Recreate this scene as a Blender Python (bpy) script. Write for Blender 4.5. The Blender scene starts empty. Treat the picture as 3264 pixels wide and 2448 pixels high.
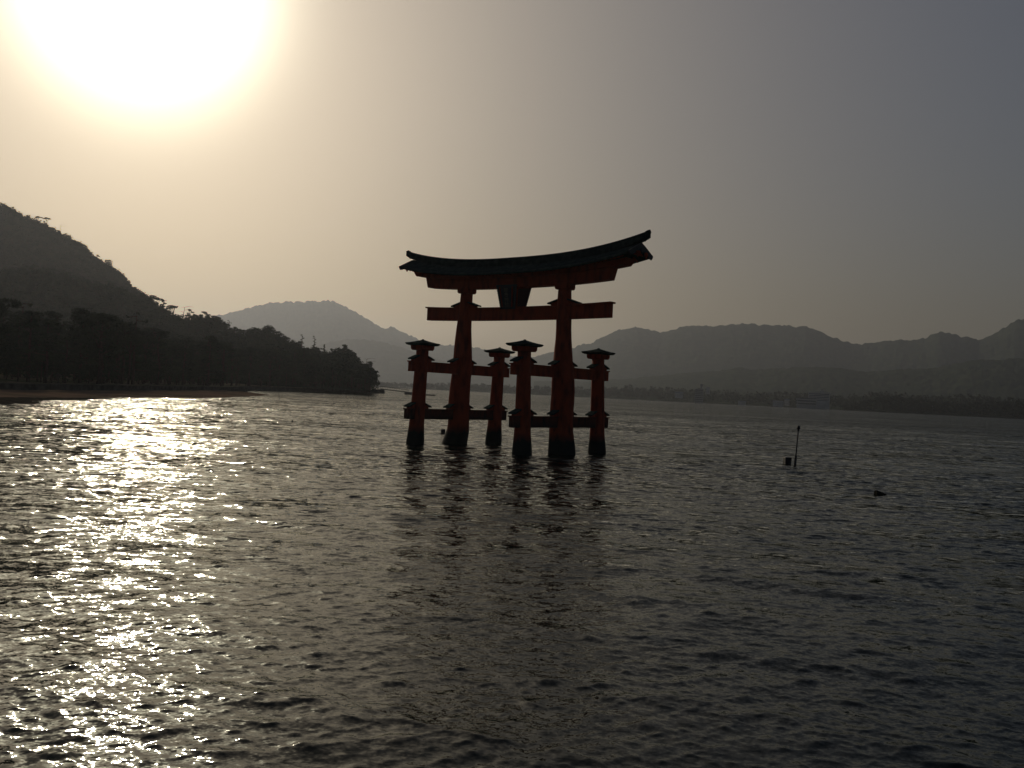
import bpy, math, random
import numpy as np
from mathutils import Vector, Matrix
S = bpy.context.scene
COL = S.collection
DUST, SKY, SUNE, EXPO = 6.5, 0.1, 4.1, -1.7
SKYG, SKYMUL, SKYSAT, AURN, AURS = 0.68, (5.8, 6.0, 6.45), 1.03, 290.0, 140.0
WROUGH, WSLOPE, WSEED, WDIR, WEXP, WPEAK, WREFL = 0.06, 0.125, 4, 78, 1.0, .24, (.86, .87, .84)
WNOISE = [(.05,.22,.5,True,.1),(.5,.9,1.1,True,.1),(1.6,2.6,1.2,True,-.2),(5,7,.48,False,.3),(16,20,.48,False,0)]
HDENS, HANI, HCOL, HTOP = 6.6e-5, 0.66, (.80,.86,.97), 620
DENOISE = True
# ------------------------------------------------------------ camera, sky, sun, exposure
CAM_H = 4.489
PITCH, ROLL, FPX = 0.00831, 0.0488, 2950.0          # focal length in pixels of the 3264 px wide photo
cam = bpy.data.objects.new("camera", bpy.data.cameras.new("camera")); COL.objects.link(cam)
cam.data.sensor_width = 36.0
cam.data.lens = 36.0 * FPX / 3264.0
cam.data.clip_start = 0.1; cam.data.clip_end = 30000.0
cam.matrix_world = (Matrix.Translation((0, 0, CAM_H)) @ Matrix.Rotation(math.pi/2 + PITCH, 4, 'X')
                    @ Matrix.Rotation(ROLL, 4, 'Z'))
S.camera = cam
SUN_EL, SUN_AZ = math.radians(21.5), math.radians(-22.9)   # azimuth clockwise from +Y
sun_dir = Vector((math.sin(SUN_AZ)*math.cos(SUN_EL), math.cos(SUN_AZ)*math.cos(SUN_EL), math.sin(SUN_EL)))
W = bpy.data.worlds.new("World"); S.world = W; W.use_nodes = True
nt = W.node_tree; bg = nt.nodes["Background"]
sky = nt.nodes.new("ShaderNodeTexSky"); sky.sky_type = 'NISHITA'; sky.sun_disc = False
sky.sun_elevation = SUN_EL; sky.sun_rotation = SUN_AZ
sky.air_density = 1.0; sky.dust_density = DUST; sky.ozone_density = 1.0; sky.altitude = 0
# the sky's brightness range is softened (dense spring haze), plus the sun's own bright aureole round its direction
def wn(kind, **kw):
    n = nt.nodes.new(kind)
    for k, v in kw.items(): setattr(n, k, v)
    return n
v1 = wn("ShaderNodeVectorMath", operation='SCALE'); v1.inputs["Scale"].default_value = 0.1
gm = wn("ShaderNodeVectorMath", operation='SCALE'); bw = wn("ShaderNodeRGBToBW")
pg = wn("ShaderNodeMath", operation='POWER'); pg.inputs[1].default_value = SKYG - 1.0
nt.links.new(v1.outputs[0], bw.inputs[0]); nt.links.new(bw.outputs[0], pg.inputs[0]); nt.links.new(pg.outputs[0], gm.inputs["Scale"])
v2 = wn("ShaderNodeVectorMath", operation='MULTIPLY'); v2.inputs[1].default_value = SKYMUL
nt.links.new(sky.outputs[0], v1.inputs[0]); nt.links.new(v1.outputs[0], gm.inputs[0]); hs = wn("ShaderNodeHueSaturation"); hs.inputs["Saturation"].default_value = SKYSAT
nt.links.new(gm.outputs[0], hs.inputs["Color"]); nt.links.new(hs.outputs[0], v2.inputs[0])
tcw = wn("ShaderNodeTexCoord"); dt = wn("ShaderNodeVectorMath", operation='DOT_PRODUCT'); dt.inputs[1].default_value = sun_dir
nt.links.new(tcw.outputs["Generated"], dt.inputs[0])
pw = wn("ShaderNodeMath", operation='POWER'); mx0 = wn("ShaderNodeMath", operation='MAXIMUM'); mx0.inputs[1].default_value = 0.0
nt.links.new(dt.outputs["Value"], mx0.inputs[0]); nt.links.new(mx0.outputs[0], pw.inputs[0]); pw.inputs[1].default_value = AURN
au = wn("ShaderNodeVectorMath", operation='SCALE'); au.inputs[0].default_value = (1.0, 0.94, 0.70)
pm = wn("ShaderNodeMath", operation='MULTIPLY'); pm.inputs[1].default_value = AURS; nt.links.new(pw.outputs[0], pm.inputs[0])
nt.links.new(pm.outputs[0], au.inputs["Scale"])
ad = wn("ShaderNodeVectorMath", operation='ADD'); nt.links.new(v2.outputs[0], ad.inputs[0]); nt.links.new(au.outputs[0], ad.inputs[1])
nt.links.new(ad.outputs[0], bg.inputs[0]); bg.inputs[1].default_value = SKY
sd = bpy.data.lights.new("sun", 'SUN'); sun = bpy.data.objects.new("sun", sd); COL.objects.link(sun)
sd.energy = SUNE; sd.angle = math.radians(0.5); sd.color = (1.0, 0.86, 0.66)
sun.rotation_euler = sun_dir.to_track_quat('Z', 'Y').to_euler(); sun.location = (0, 0, 50)
S.view_settings.view_transform = 'Standard'; S.view_settings.look = 'None'
S.view_settings.exposure = EXPO; S.view_settings.gamma = 1.0; S.view_settings.use_curve_mapping = False
S.cycles.use_denoising=True
# ------------------------------------------------------------ helpers
R = np.random.default_rng(7)
def ray(u, v):                                  # direction of the photograph's pixel (u, v), metres per metre of depth
    c, s = math.cos(-ROLL), math.sin(-ROLL)
    dx, dy = u - 1632.0, v - 1224.0
    px, py = dx*c - dy*s, dx*s + dy*c
    d = (px/FPX, 1.0, -py/FPX)
    c, s = math.cos(PITCH), math.sin(PITCH)
    return Vector((d[0], d[1]*c - d[2]*s, d[1]*s + d[2]*c))
def at(u, v, dist):
    d = ray(u, v); return Vector((0, 0, CAM_H)) + d*(dist/d.y)
def mesh(name, verts, faces, mats, parent=None, midx=None, smooth=False, loc=None):
    me = bpy.data.meshes.new(name)
    verts = np.asarray(verts, dtype=np.float32).reshape(-1, 3)
    if isinstance(faces, np.ndarray):
        n, k = faces.shape
        me.vertices.add(len(verts)); me.vertices.foreach_set("co", verts.ravel())
        me.loops.add(n*k); me.loops.foreach_set("vertex_index", faces.astype(np.int32).ravel())
        me.polygons.add(n); me.polygons.foreach_set("loop_start", np.arange(0, n*k, k, dtype=np.int32))
        me.update(calc_edges=True)
    else:
        me.from_pydata([tuple(map(float, v)) for v in verts], [], faces)
    for m in (mats if isinstance(mats, (list, tuple)) else [mats]): me.materials.append(m)
    if midx is not None: me.polygons.foreach_set("material_index", np.asarray(midx, dtype=np.int32))
    if smooth: me.polygons.foreach_set("use_smooth", np.ones(len(me.polygons), dtype=bool))
    me.update()
    o = bpy.data.objects.new(name, me); COL.objects.link(o)
    if parent is not None: o.parent = parent
    if loc is not None: o.location = loc
    return o
def tag(o, label=None, cat=None, group=None, kind=None):
    if label: o["label"] = label
    if cat: o["category"] = cat
    if group: o["group"] = group
    if kind: o["kind"] = kind
    return o
def empty(name, loc=(0, 0, 0), rz=0.0):
    o = bpy.data.objects.new(name, None); COL.objects.link(o)
    o.location = loc; o.rotation_euler = (0, 0, rz); o.empty_display_size = 0.5
    return o
class MB:                                       # collects shapes into one mesh
    def __init__(s): s.v = []; s.f = []
    def add(s, vs, fs):
        n = len(s.v); s.v += [tuple(v) for v in vs]; s.f += [tuple(i + n for i in f) for f in fs]
    def hexa(s, b, t):                          # bottom 4, top 4 (counter-clockwise from above)
        s.add(list(b) + list(t), [(3,2,1,0), (4,5,6,7), (0,1,5,4), (1,2,6,5), (2,3,7,6), (3,0,4,7)])
    def box(s, x0, x1, y0, y1, z0, z1, ch=0.0):
        s.hexa([(x0,y0,z0),(x1,y0,z0),(x1,y1,z0),(x0,y1,z0)], [(x0,y0,z1),(x1,y0,z1),(x1,y1,z1),(x0,y1,z1)])
    def frus(s, cx, cy, z0, z1, a0, b0, a1, b1, rot=0):
        c, n = math.cos(rot), math.sin(rot)
        q = lambda a, b, z: [(cx + x*c - y*n, cy + x*n + y*c, z) for x, y in ((-a,-b),(a,-b),(a,b),(-a,b))]
        s.hexa(q(a0, b0, z0), q(a1, b1, z1))
    def tube(s, pts, rad, n=8, cap=True, wob=None):
        pts = [Vector(p) for p in pts]; rings = []
        for i, p in enumerate(pts):
            d = (pts[min(i+1, len(pts)-1)] - pts[max(i-1, 0)]).normalized()
            a = d.cross(Vector((0, 1, 0)) if abs(d.y) < .9 else Vector((1, 0, 0))).normalized(); b = d.cross(a)
            rr = []
            for k in range(n):
                t = 2*math.pi*k/n; r = rad[i]*(1 if wob is None else wob(t, i))
                rr.append(p + a*math.cos(t)*r + b*math.sin(t)*r)
            rings.append(rr)
        vs = [v for r_ in rings for v in r_]; fs = []
        for i in range(len(pts)-1):
            for k in range(n):
                fs.append((i*n+k, i*n+(k+1) % n, (i+1)*n+(k+1) % n, (i+1)*n+k))
        if cap: fs += [tuple(range(n-1, -1, -1)), tuple((len(pts)-1)*n + k for k in range(n))]
        s.add(vs, fs)
    def sweep(s, secs, close=True):             # list of rings with equal counts
        n = len(secs[0]); vs = [v for r_ in secs for v in r_]; fs = []
        for i in range(len(secs)-1):
            for k in range(n):
                fs.append((i*n+k, i*n+(k+1) % n, (i+1)*n+(k+1) % n, (i+1)*n+k))
        if close: fs += [tuple(range(n-1, -1, -1)), tuple((len(secs)-1)*n + k for k in range(n))]
        s.add(vs, fs)
    def build(s, name, mat, parent=None, smooth=False, bevel=0.0, loc=None):
        o = mesh(name, s.v, s.f, mat, parent, smooth=smooth, loc=loc)
        if bevel:
            m = o.modifiers.new("bevel", 'BEVEL'); m.width = bevel; m.segments = 2; m.limit_method = 'ANGLE'
        return o
def vnoise(x, y, seed=0):                       # smooth value noise, numpy
    xi, yi = np.floor(x).astype(np.int64), np.floor(y).astype(np.int64)
    fx, fy = x - xi, y - yi; fx = fx*fx*(3-2*fx); fy = fy*fy*(3-2*fy)
    def h(a, b):
        n = (a*374761393 + b*668265263 + seed*2147483647) & 0xffffffff
        n = ((n ^ (n >> 13))*1274126177) & 0xffffffff
        return ((n ^ (n >> 16)) & 0xffff)/65535.0
    return (h(xi,yi)*(1-fx) + h(xi+1,yi)*fx)*(1-fy) + (h(xi,yi+1)*(1-fx) + h(xi+1,yi+1)*fx)*fy
def fbm(x, y, seed=0, o=4):
    r = 0; a = 0.5
    for k in range(o):
        r = r + a*(vnoise(x, y, seed+k) - .5); x = x*2.03+11.3; y = y*2.03+5.7; a *= .5
    return r
# ------------------------------------------------------------ materials
def material(name, col, rough=0.8, spec=0.3, noise=None, bump=None, metallic=0.0):
    m = bpy.data.materials.new(name); m.use_nodes = True
    t = m.node_tree; b = t.nodes["Principled BSDF"]
    b.inputs["Base Color"].default_value = (*col, 1); b.inputs["Roughness"].default_value = rough
    b.inputs["Specular IOR Level"].default_value = spec; b.inputs["Metallic"].default_value = metallic
    tc = t.nodes.new("ShaderNodeTexCoord")
    if noise:                                   # (scale, second colour, contrast lo, hi)
        n = t.nodes.new("ShaderNodeTexNoise"); n.inputs["Scale"].default_value = noise[0]; n.inputs["Detail"].default_value = 6
        t.links.new(tc.outputs["Object"], n.inputs["Vector"])
        r = t.nodes.new("ShaderNodeValToRGB"); r.color_ramp.elements[0].position = noise[2]; r.color_ramp.elements[1].position = noise[3]
        r.color_ramp.elements[0].color = (*col, 1); r.color_ramp.elements[1].color = (*noise[1], 1)
        t.links.new(n.outputs["Fac"], r.inputs["Fac"]); t.links.new(r.outputs[0], b.inputs["Base Color"])
    if bump:                                    # (scale, distance)
        n2 = t.nodes.new("ShaderNodeTexNoise"); n2.inputs["Scale"].default_value = bump[0]; n2.inputs["Detail"].default_value = 5
        t.links.new(tc.outputs["Object"], n2.inputs["Vector"])
        bp = t.nodes.new("ShaderNodeBump"); bp.inputs["Distance"].default_value = bump[1]; bp.inputs["Strength"].default_value = .8
        t.links.new(n2.outputs["Fac"], bp.inputs["Height"]); t.links.new(bp.outputs[0], b.inputs["Normal"])
    return m
def painted_wood(name, col, worn, tide=None):   # vermilion paint, worn patches, and the tide's dark growth below a ragged line
    m = material(name, col, 0.8, 0.12, None, (3.5, 0.03)); t = m.node_tree; b = t.nodes["Principled BSDF"]
    g = t.nodes.new("ShaderNodeNewGeometry")
    n = t.nodes.new("ShaderNodeTexNoise"); n.inputs["Scale"].default_value = 1.7; n.inputs["Detail"].default_value = 8
    mp = t.nodes.new("ShaderNodeMapping"); mp.inputs["Scale"].default_value = (1.6, 1.6, .45)
    t.links.new(g.outputs["Position"], mp.inputs[0]); t.links.new(mp.outputs[0], n.inputs["Vector"])
    r = t.nodes.new("ShaderNodeValToRGB"); r.color_ramp.elements[0].position = .45; r.color_ramp.elements[1].position = .68
    r.color_ramp.elements[0].color = (*col, 1); r.color_ramp.elements[1].color = (*worn, 1)
    t.links.new(n.outputs["Fac"], r.inputs["Fac"]); out = r.outputs[0]
    if tide:
        sep = t.nodes.new("ShaderNodeSeparateXYZ"); t.links.new(g.outputs["Position"], sep.inputs[0])
        ad = t.nodes.new("ShaderNodeMath"); ad.operation = 'MULTIPLY_ADD'; ad.inputs[1].default_value = 1.1
        t.links.new(n.outputs["Fac"], ad.inputs[0]); t.links.new(sep.outputs["Z"], ad.inputs[2])
        mr = t.nodes.new("ShaderNodeMapRange"); mr.inputs[1].default_value = tide + .35; mr.inputs[2].default_value = tide + 1.0
        t.links.new(ad.outputs[0], mr.inputs[0])
        mx = t.nodes.new("ShaderNodeMix"); mx.data_type = 'RGBA'
        mx.inputs[6].default_value = (0.016, 0.018, 0.014, 1)
        t.links.new(mr.outputs[0], mx.inputs[0]); t.links.new(out, mx.inputs[7]); out = mx.outputs[2]
    t.links.new(out, b.inputs["Base Color"]); return m
M_RED = painted_wood("vermilion_paint", (0.25, 0.042, 0.017), (0.13, 0.028, 0.014))
M_PIL = painted_wood("vermilion_pillar", (0.25, 0.043, 0.017), (0.11, 0.026, 0.014), tide=1.1)
M_LOW = painted_wood("stained_beam", (0.10, 0.03, 0.018), (0.035, 0.022, 0.016), tide=2.0)
M_ROOF = material("bark_roof", (0.025, 0.033, 0.03), 1.0, 0.0, (2.2, (0.045, 0.058, 0.048), .4, .75), (6, .06))
M_BLACK = material("black_lacquer", (0.02, 0.02, 0.02), 0.6, 0.3, None, (9, .02))
M_GOLD = material("dull_gilding", (0.10, 0.08, 0.04), 0.5, 0.5)
M_BARK = material("tree_bark", (0.045, 0.034, 0.028), 1.0, 0.0, (3, (0.07, 0.052, 0.042), .4, .7))
M_LEAF = material("pine_foliage", (0.026, 0.042, 0.028), 1.0, 0.0, (.15, (0.042, 0.058, 0.032), .4, .65))
M_LEAF2 = material("broad_foliage", (0.03, 0.042, 0.026), 1.0, 0.0, (.1, (0.048, 0.056, 0.033), .4, .65))
M_HILL = material("wooded_slope", (0.028, 0.04, 0.026), 1.0, 0.0, (.02, (0.045, 0.055, 0.034), .4, .65))
M_SAND = material("wet_sand", (0.14, 0.095, 0.065), 1.0, 0.0, (.12, (0.09, 0.07, 0.05), .42, .62), (2, .05))
M_MUD = material("weedy_rock", (0.03, 0.028, 0.022), 1.0, 0.0, (.8, (0.06, 0.05, 0.035), .5, .7), (2, .3))
M_LAND = material("shore_earth", (0.13, 0.11, 0.08), 1.0, 0.0, (.2, (0.07, 0.075, 0.04), .45, .6))
M_STONE = material("wall_stone", (0.05, 0.048, 0.042), 1.0, 0.0, (.7, (0.09, 0.085, 0.075), .4, .7), (1.5, .08))
M_CONC = material("concrete", (0.35, 0.34, 0.32), 0.85, 0.2, (.5, (0.25, 0.245, 0.235), .45, .65))
M_PALE = material("pale_render", (0.42, 0.40, 0.37), 0.9, 0.1, (.08, (0.33, 0.31, 0.29), .4, .65))
M_GLASS = material("dark_glazing", (0.03, 0.035, 0.04), 0.2, 0.5)
M_TILE = material("grey_roof_tile", (0.12, 0.12, 0.125), 0.7, 0.3, (1, (0.17, 0.17, 0.17), .4, .7))
M_METAL = material("dark_metal", (0.06, 0.06, 0.06), 0.95, 0.1, (4, (0.10, 0.06, 0.04), .5, .75))
M_DARK = material("dark_plastic", (0.02, 0.02, 0.022), 0.6, 0.3, (4, (0.04, 0.04, 0.035), .5, .7))
# ------------------------------------------------------------ water
def water_material():
    m = bpy.data.materials.new("sea_water"); m.use_nodes = True; t = m.node_tree; b = t.nodes["Principled BSDF"]
    b.inputs["Base Color"].default_value = (0.004, 0.007, 0.006, 1); b.inputs["Roughness"].default_value = WROUGH
    b.inputs["IOR"].default_value = 1.333
    g = t.nodes.new("ShaderNodeNewGeometry")
    at_ = t.nodes.new("ShaderNodeAttribute"); at_.attribute_name = "fine"
    gust = t.nodes.new("ShaderNodeTexNoise"); gust.inputs["Scale"].default_value = 1.0; gust.inputs["Detail"].default_value = 3
    mpg = t.nodes.new("ShaderNodeMapping"); mpg.inputs["Scale"].default_value = (.011, .028, 0); mpg.inputs["Rotation"].default_value = (0, 0, .12)
    t.links.new(g.outputs["Position"], mpg.inputs[0]); t.links.new(mpg.outputs[0], gust.inputs["Vector"])
    gr = t.nodes.new("ShaderNodeMapRange"); gr.inputs[1].default_value = .35; gr.inputs[2].default_value = .68
    gr.inputs[3].default_value = .58; gr.inputs[4].default_value = 1.5; t.links.new(gust.outputs["Fac"], gr.inputs[0])
    acc = None
    # (scale x, scale y, slope, uses the missing-wave weight)
    for sx, sy, amp, lod, rot in WNOISE:
        mp = t.nodes.new("ShaderNodeMapping"); mp.inputs["Scale"].default_value = (sx, sy, 0); mp.inputs["Rotation"].default_value = (0, 0, rot)
        t.links.new(g.outputs["Position"], mp.inputs[0])
        n = t.nodes.new("ShaderNodeTexNoise"); n.inputs["Scale"].default_value = 1; n.inputs["Detail"].default_value = 2
        t.links.new(mp.outputs[0], n.inputs["Vector"])
        v = t.nodes.new("ShaderNodeVectorMath"); v.operation = 'SUBTRACT'; v.inputs[1].default_value = (.5, .5, .5)
        t.links.new(n.outputs["Color"], v.inputs[0])
        w = t.nodes.new("ShaderNodeVectorMath"); w.operation = 'MULTIPLY'; w.inputs[1].default_value = (amp*.8, amp, 0)
        t.links.new(v.outputs[0], w.inputs[0]); o = w.outputs[0]
        if lod:
            s_ = t.nodes.new("ShaderNodeVectorMath"); s_.operation = 'SCALE'; t.links.new(o, s_.inputs[0])
            t.links.new(at_.outputs["Fac"], s_.inputs["Scale"]); o = s_.outputs[0]
        if acc is None: acc = o
        else:
            a = t.nodes.new("ShaderNodeVectorMath"); a.operation = 'ADD'; t.links.new(acc, a.inputs[0]); t.links.new(o, a.inputs[1]); acc = a.outputs[0]
    s_ = t.nodes.new("ShaderNodeVectorMath"); s_.operation = 'SCALE'; t.links.new(acc, s_.inputs[0]); t.links.new(gr.outputs[0], s_.inputs["Scale"])
    a = t.nodes.new("ShaderNodeVectorMath"); a.operation = 'ADD'; t.links.new(s_.outputs[0], a.inputs[0]); t.links.new(g.outputs["Normal"], a.inputs[1])
    nn = t.nodes.new("ShaderNodeVectorMath"); nn.operation = 'NORMALIZE'; t.links.new(a.outputs[0], nn.inputs[0])
    t.nodes.remove(b); out = t.nodes["Material Output"]
    gl = t.nodes.new("ShaderNodeBsdfGlossy"); gl.inputs["Color"].default_value = (*WREFL, 1); gl.inputs["Roughness"].default_value = WROUGH
    df = t.nodes.new("ShaderNodeBsdfDiffuse"); df.inputs["Color"].default_value = (0.004, 0.007, 0.006, 1)
    fr = t.nodes.new("ShaderNodeFresnel"); fr.inputs["IOR"].default_value = 1.333
    mx = t.nodes.new("ShaderNodeMixShader")
    t.links.new(nn.outputs[0], gl.inputs["Normal"]); t.links.new(nn.outputs[0], fr.inputs["Normal"])
    t.links.new(fr.outputs[0], mx.inputs[0]); t.links.new(df.outputs[0], mx.inputs[1]); t.links.new(gl.outputs[0], mx.inputs[2])
    t.links.new(mx.outputs[0], out.inputs["Surface"])
    return m
def build_water():
    rs = [0.0, 2.0, 3.5, 5.0]; r = 6.0
    while r < 9500:
        rs.append(r)
        pix = r*r/(CAM_H*925)*.8
        if r < 9: st = .12
        elif r < 110: st = min(max(.035, .0024*r), .25)
        elif r < 240: st = .25 + (r-110)*.0025
        else: st = min(.575 + (r-240)*.03, pix, r*.06)
        r += st
    rs.append(9500.0); rs = np.array(rs)
    dense = np.radians(np.linspace(-33, 33, 1350)); rest = np.radians(np.linspace(33, 327, 150))[1:-1]
    th = np.concatenate([dense, rest]); nr, nt_ = len(rs), len(th)
    RR, TT = np.meshgrid(rs, th, indexing='ij')
    X = (RR*np.sin(TT)).ravel(); Y = (RR*np.cos(TT)).ravel()
    dr = np.gradient(rs); spac = np.repeat(dr, nt_)
    dth = np.concatenate([np.full(len(dense), dense[1]-dense[0]), np.full(len(rest), rest[1]-rest[0])])
    spac = np.maximum(spac, RR.ravel()*np.tile(dth, nr))
    Z = np.zeros_like(X); DX = np.zeros_like(X); DY = np.zeros_like(X)
    rg = np.random.default_rng(WSEED); N = 130
    lam = np.exp(rg.uniform(math.log(.13), math.log(6), N)); lam[:12] = np.linspace(1.3, 3.6, 12); main = math.radians(WDIR)
    X32, Y32 = X.astype(np.float32), Y.astype(np.float32)
    gust = (.75 + 1.3*np.clip(fbm(X*.02, Y*.05, 31, 3) + .25, 0, 1)).astype(np.float32)
    tot = np.zeros_like(X32); mis = np.zeros_like(X32)
    bands = [np.zeros_like(X32) for _ in range(3)]; bvar = [0.0, 0.0, 0.0]
    for q_, l in enumerate(lam):
        a = main + rg.normal(0, .75 if l < 1 else .45); k = 2*math.pi/l
        if q_ < 12: a = math.radians(70) + rg.normal(0, .16)       # the coherent swell
        sl = WSLOPE*math.sqrt(2/N)*(1.35 if l < .5 else 1.35*(.5/l)**WEXP)
        if q_ < 12: sl = .015
        f = np.clip((l/spac.astype(np.float32) - 2.5)/3.0, 0, 1)
        ph = k*(X32*math.cos(a) + Y32*math.sin(a)) + rg.uniform(0, 2*math.pi)
        A = sl/k*f*(gust if l < 2.5 else 1)
        bi = 0 if l < .4 else (1 if l < 1.2 else 2)
        bands[bi] += A*np.cos(ph); bvar[bi] += (sl/k)**2/2; s_ = np.sin(ph)*A*.9
        DX -= s_*math.cos(a); DY -= s_*math.sin(a)
        mis += sl*sl*(1-f*f); tot += sl*sl
    for zb, v in zip(bands, bvar):                # peaked crests, flat troughs
        sd_ = math.sqrt(v); q = np.clip(zb/sd_, -2.5, 2.8); Z += sd_*(zb/sd_*.85 + WPEAK*(q*q - 1.0))
    V = np.stack([X+DX, Y+DY, Z], 1)
    i = np.arange(nr-1)[:, None]*nt_; j = np.arange(nt_)[None, :]; j2 = (j+1) % nt_
    F = np.stack([i+j, i+j2, i+nt_+j2, i+nt_+j], -1).reshape(-1, 4)
    F = F[nt_:]                                   # drop the degenerate centre ring, close it with a fan
    c = np.arange(nt_) + nt_
    F = np.concatenate([F, np.stack([c, (np.arange(nt_)+1) % nt_ + nt_, np.zeros(nt_, int), np.zeros(nt_, int)], -1)[:0]])
    o = mesh("water", V, F, water_material(), smooth=True)
    # centre disc far below the feet of the camera
    at_ = o.data.attributes.new("fine", 'FLOAT', 'POINT'); at_.data.foreach_set("value", np.sqrt(mis/tot).astype(np.float32))
    tag(o, "rippled dark sea with a band of sun glitter", kind="structure")
    return o
build_water()
# ------------------------------------------------------------ trees
def leafs(centres, radii, n, size, rg, flat=.6):
    """n leaf-clump triangles spread through ellipsoids"""
    centres = np.array(centres); radii = np.array(radii)
    w = radii**1.5; idx = rg.choice(len(centres), n, p=w/w.sum())
    d = rg.normal(size=(n, 3)); d /= np.linalg.norm(d, axis=1)[:, None]; d *= (rg.uniform(.25, 1, n)**.5)[:, None]
    d[:, 2] *= flat
    p = centres[idx] + d*radii[idx][:, None]
    s = size*rg.uniform(.5, 1.4, n)
    a = rg.normal(size=(n, 3)); a /= np.linalg.norm(a, axis=1)[:, None]; b = rg.normal(size=(n, 3)); b -= (a*b).sum(1)[:, None]*a
    b /= np.linalg.norm(b, axis=1)[:, None]; b[:, 2] *= .6
    v = np.stack([p + a*s[:, None], p - a*s[:, None]*.6 + b*s[:, None]*.8, p - a*s[:, None]*.5 - b*s[:, None]*.8], 1)
    return v.reshape(-1, 3)
def tree_shape(kind, h, w, seed, nleaf, size):
    rg = np.random.default_rng(seed); mb = MB(); cs = []; rd = []; flat = .7
    lean = rg.uniform(-.06, .06)*h
    tr = .022*h
    if kind == 'broad':
        top = h*.8; mb.tube([(0,0,-1.0),(lean*.3,0,h*.3),(lean*.6,0,h*.55),(lean,0,top)], [tr*1.3,tr,tr*.7,tr*.25], 6)
        for k in range(12):
            a = rg.uniform(0, 6.28); q = rg.uniform(.2, 1)**.6; z = h*rg.uniform(.42, .9)
            rr = w*.5*q*math.sqrt(max(.1, 1-((z/h-.6)/.45)**2))
            c = (lean+rr*.8*math.cos(a), rr*.8*math.sin(a), z); cs.append(c); rd.append(w*rg.uniform(.14, .26))
            if k < 5: mb.tube([(lean*.5, 0, h*.4+.03*k*h), c], [tr*.5, tr*.15], 4)
        cs.append((lean, 0, h*.9)); rd.append(w*.17)
    elif kind == 'umbrella':
        flat = .32; b = rg.uniform(-.1, .1)*h
        mb.tube([(0,0,-1.0),(b,0,h*.35),(b*.4,0,h*.6),(b,0,h*.85)], [tr*1.2,tr,tr*.8,tr*.35], 6)
        for k in range(7):
            a = rg.uniform(0, 6.28); q = rg.uniform(.25, 1); c = (b+w*.5*q*math.cos(a), w*.5*q*math.sin(a), h*(.97-.2*q*rg.uniform(.3, 1)))
            cs.append(c); rd.append(w*rg.uniform(.16, .27)); mb.tube([(b*.6, 0, h*rg.uniform(.55, .75)), (c[0], c[1], c[2]-.02*h)], [tr*.45, tr*.15], 4)
    elif kind == 'pads':
        flat = .38; b = rg.uniform(-.06, .06)*h
        mb.tube([(0,0,-1.0),(b,0,h*.35),(-b*.4,0,h*.7),(b*.5,0,h*.97)], [tr*1.2,tr*.9,tr*.6,tr*.2], 6)
        for k in range(11):
            z = h*(.38+.6*k/10); a = rg.uniform(0, 6.28)+k*2.2; q = (1.08-.8*(z/h)**1.6)*w*.5*rg.uniform(.55, 1.1)
            c = (q*math.cos(a), q*math.sin(a), z); cs.append(c); rd.append(w*.2*(1.25-.6*z/h)*rg.uniform(.8, 1.25))
            mb.tube([(0, 0, z-.05*h), (c[0], c[1], z-.01*h)], [tr*.4, tr*.12], 4)
        cs.append((b*.5, 0, h*.97)); rd.append(w*.13)
    elif kind == 'tiers':                        # ragged spire with thin top tufts
        flat = .4; mb.tube([(0,0,-1.0),(0,0,h*.5),(.01*h,0,h*.95)], [tr*1.2,tr*.8,tr*.3], 6)
        for k in range(16):
            z = h*(.2+.78*k/15); a = k*2.4+rg.uniform(-.5, .5); q = w*.5*max(.12, 1.05-1.05*(z/h)**.8)*rg.uniform(.6, 1.2)
            if z > .85*h: q = w*.18*rg.uniform(.6, 1.2)
            c = (q*math.cos(a), q*math.sin(a), z); cs.append(c); rd.append(max(.05*h*.6, w*.24*(1.15-z/h))*rg.uniform(.8, 1.2))
            mb.tube([(0, 0, z+.01*h), c], [tr*.35, tr*.12], 4)
    elif kind == 'cone':
        flat = .9; mb.tube([(0,0,-1.0),(0,0,h*.95)], [tr*1.2,tr*.2], 6)
        for k in range(16):
            z = h*(.18+.8*k/15); q = w*.5*(1-z/h)*.75; a = k*2.4
            cs.append((q*math.cos(a), q*math.sin(a), z)); rd.append(max(.4, w*.27*(1.05-z/h)))
    elif kind == 'dead':
        b = .12*h
        mb.tube([(0,0,-1.0),(b*.4,0,h*.5),(b,0,h)], [tr,tr*.7,tr*.25], 5)
        for z, a, l in ((.55, .2, .3), (.7, 3.0, .25), (.82, -.3, .5), (.93, 2.6, .22), (.97, .3, .45)):
            x0 = b*z; mb.tube([(x0, 0, h*z), (x0+l*h*.5*math.cos(a), l*h*.3*math.sin(a), h*(z+.05)), (x0+l*h*math.cos(a), l*h*.5*math.sin(a), h*(z+.03))], [tr*.35, tr*.22, tr*.1], 4)
    lv = leafs(cs, rd, nleaf, size, rg, flat) if nleaf and cs else np.zeros((0, 3))
    return mb, lv
def tree(name, kind, loc, h, w, seed, nleaf, size, label, group=None, leaf=None, rz=0.0):
    mb, lv = tree_shape(kind, h, w, seed, nleaf, size)
    e = empty(name, loc, rz); mb.build("trunk", M_BARK, e)
    if len(lv): mesh("crown", lv, np.arange(len(lv)).reshape(-1, 3), leaf or M_LEAF, e)
    tag(e, label, "tree", group); return e
PROTO = {}
def proto_set(key, kinds, h, w, nleaf, size):
    PROTO[key] = [tree_shape(k, h, w, 100+i*7+len(key), nleaf, size) for i, k in enumerate(kinds)]
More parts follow.
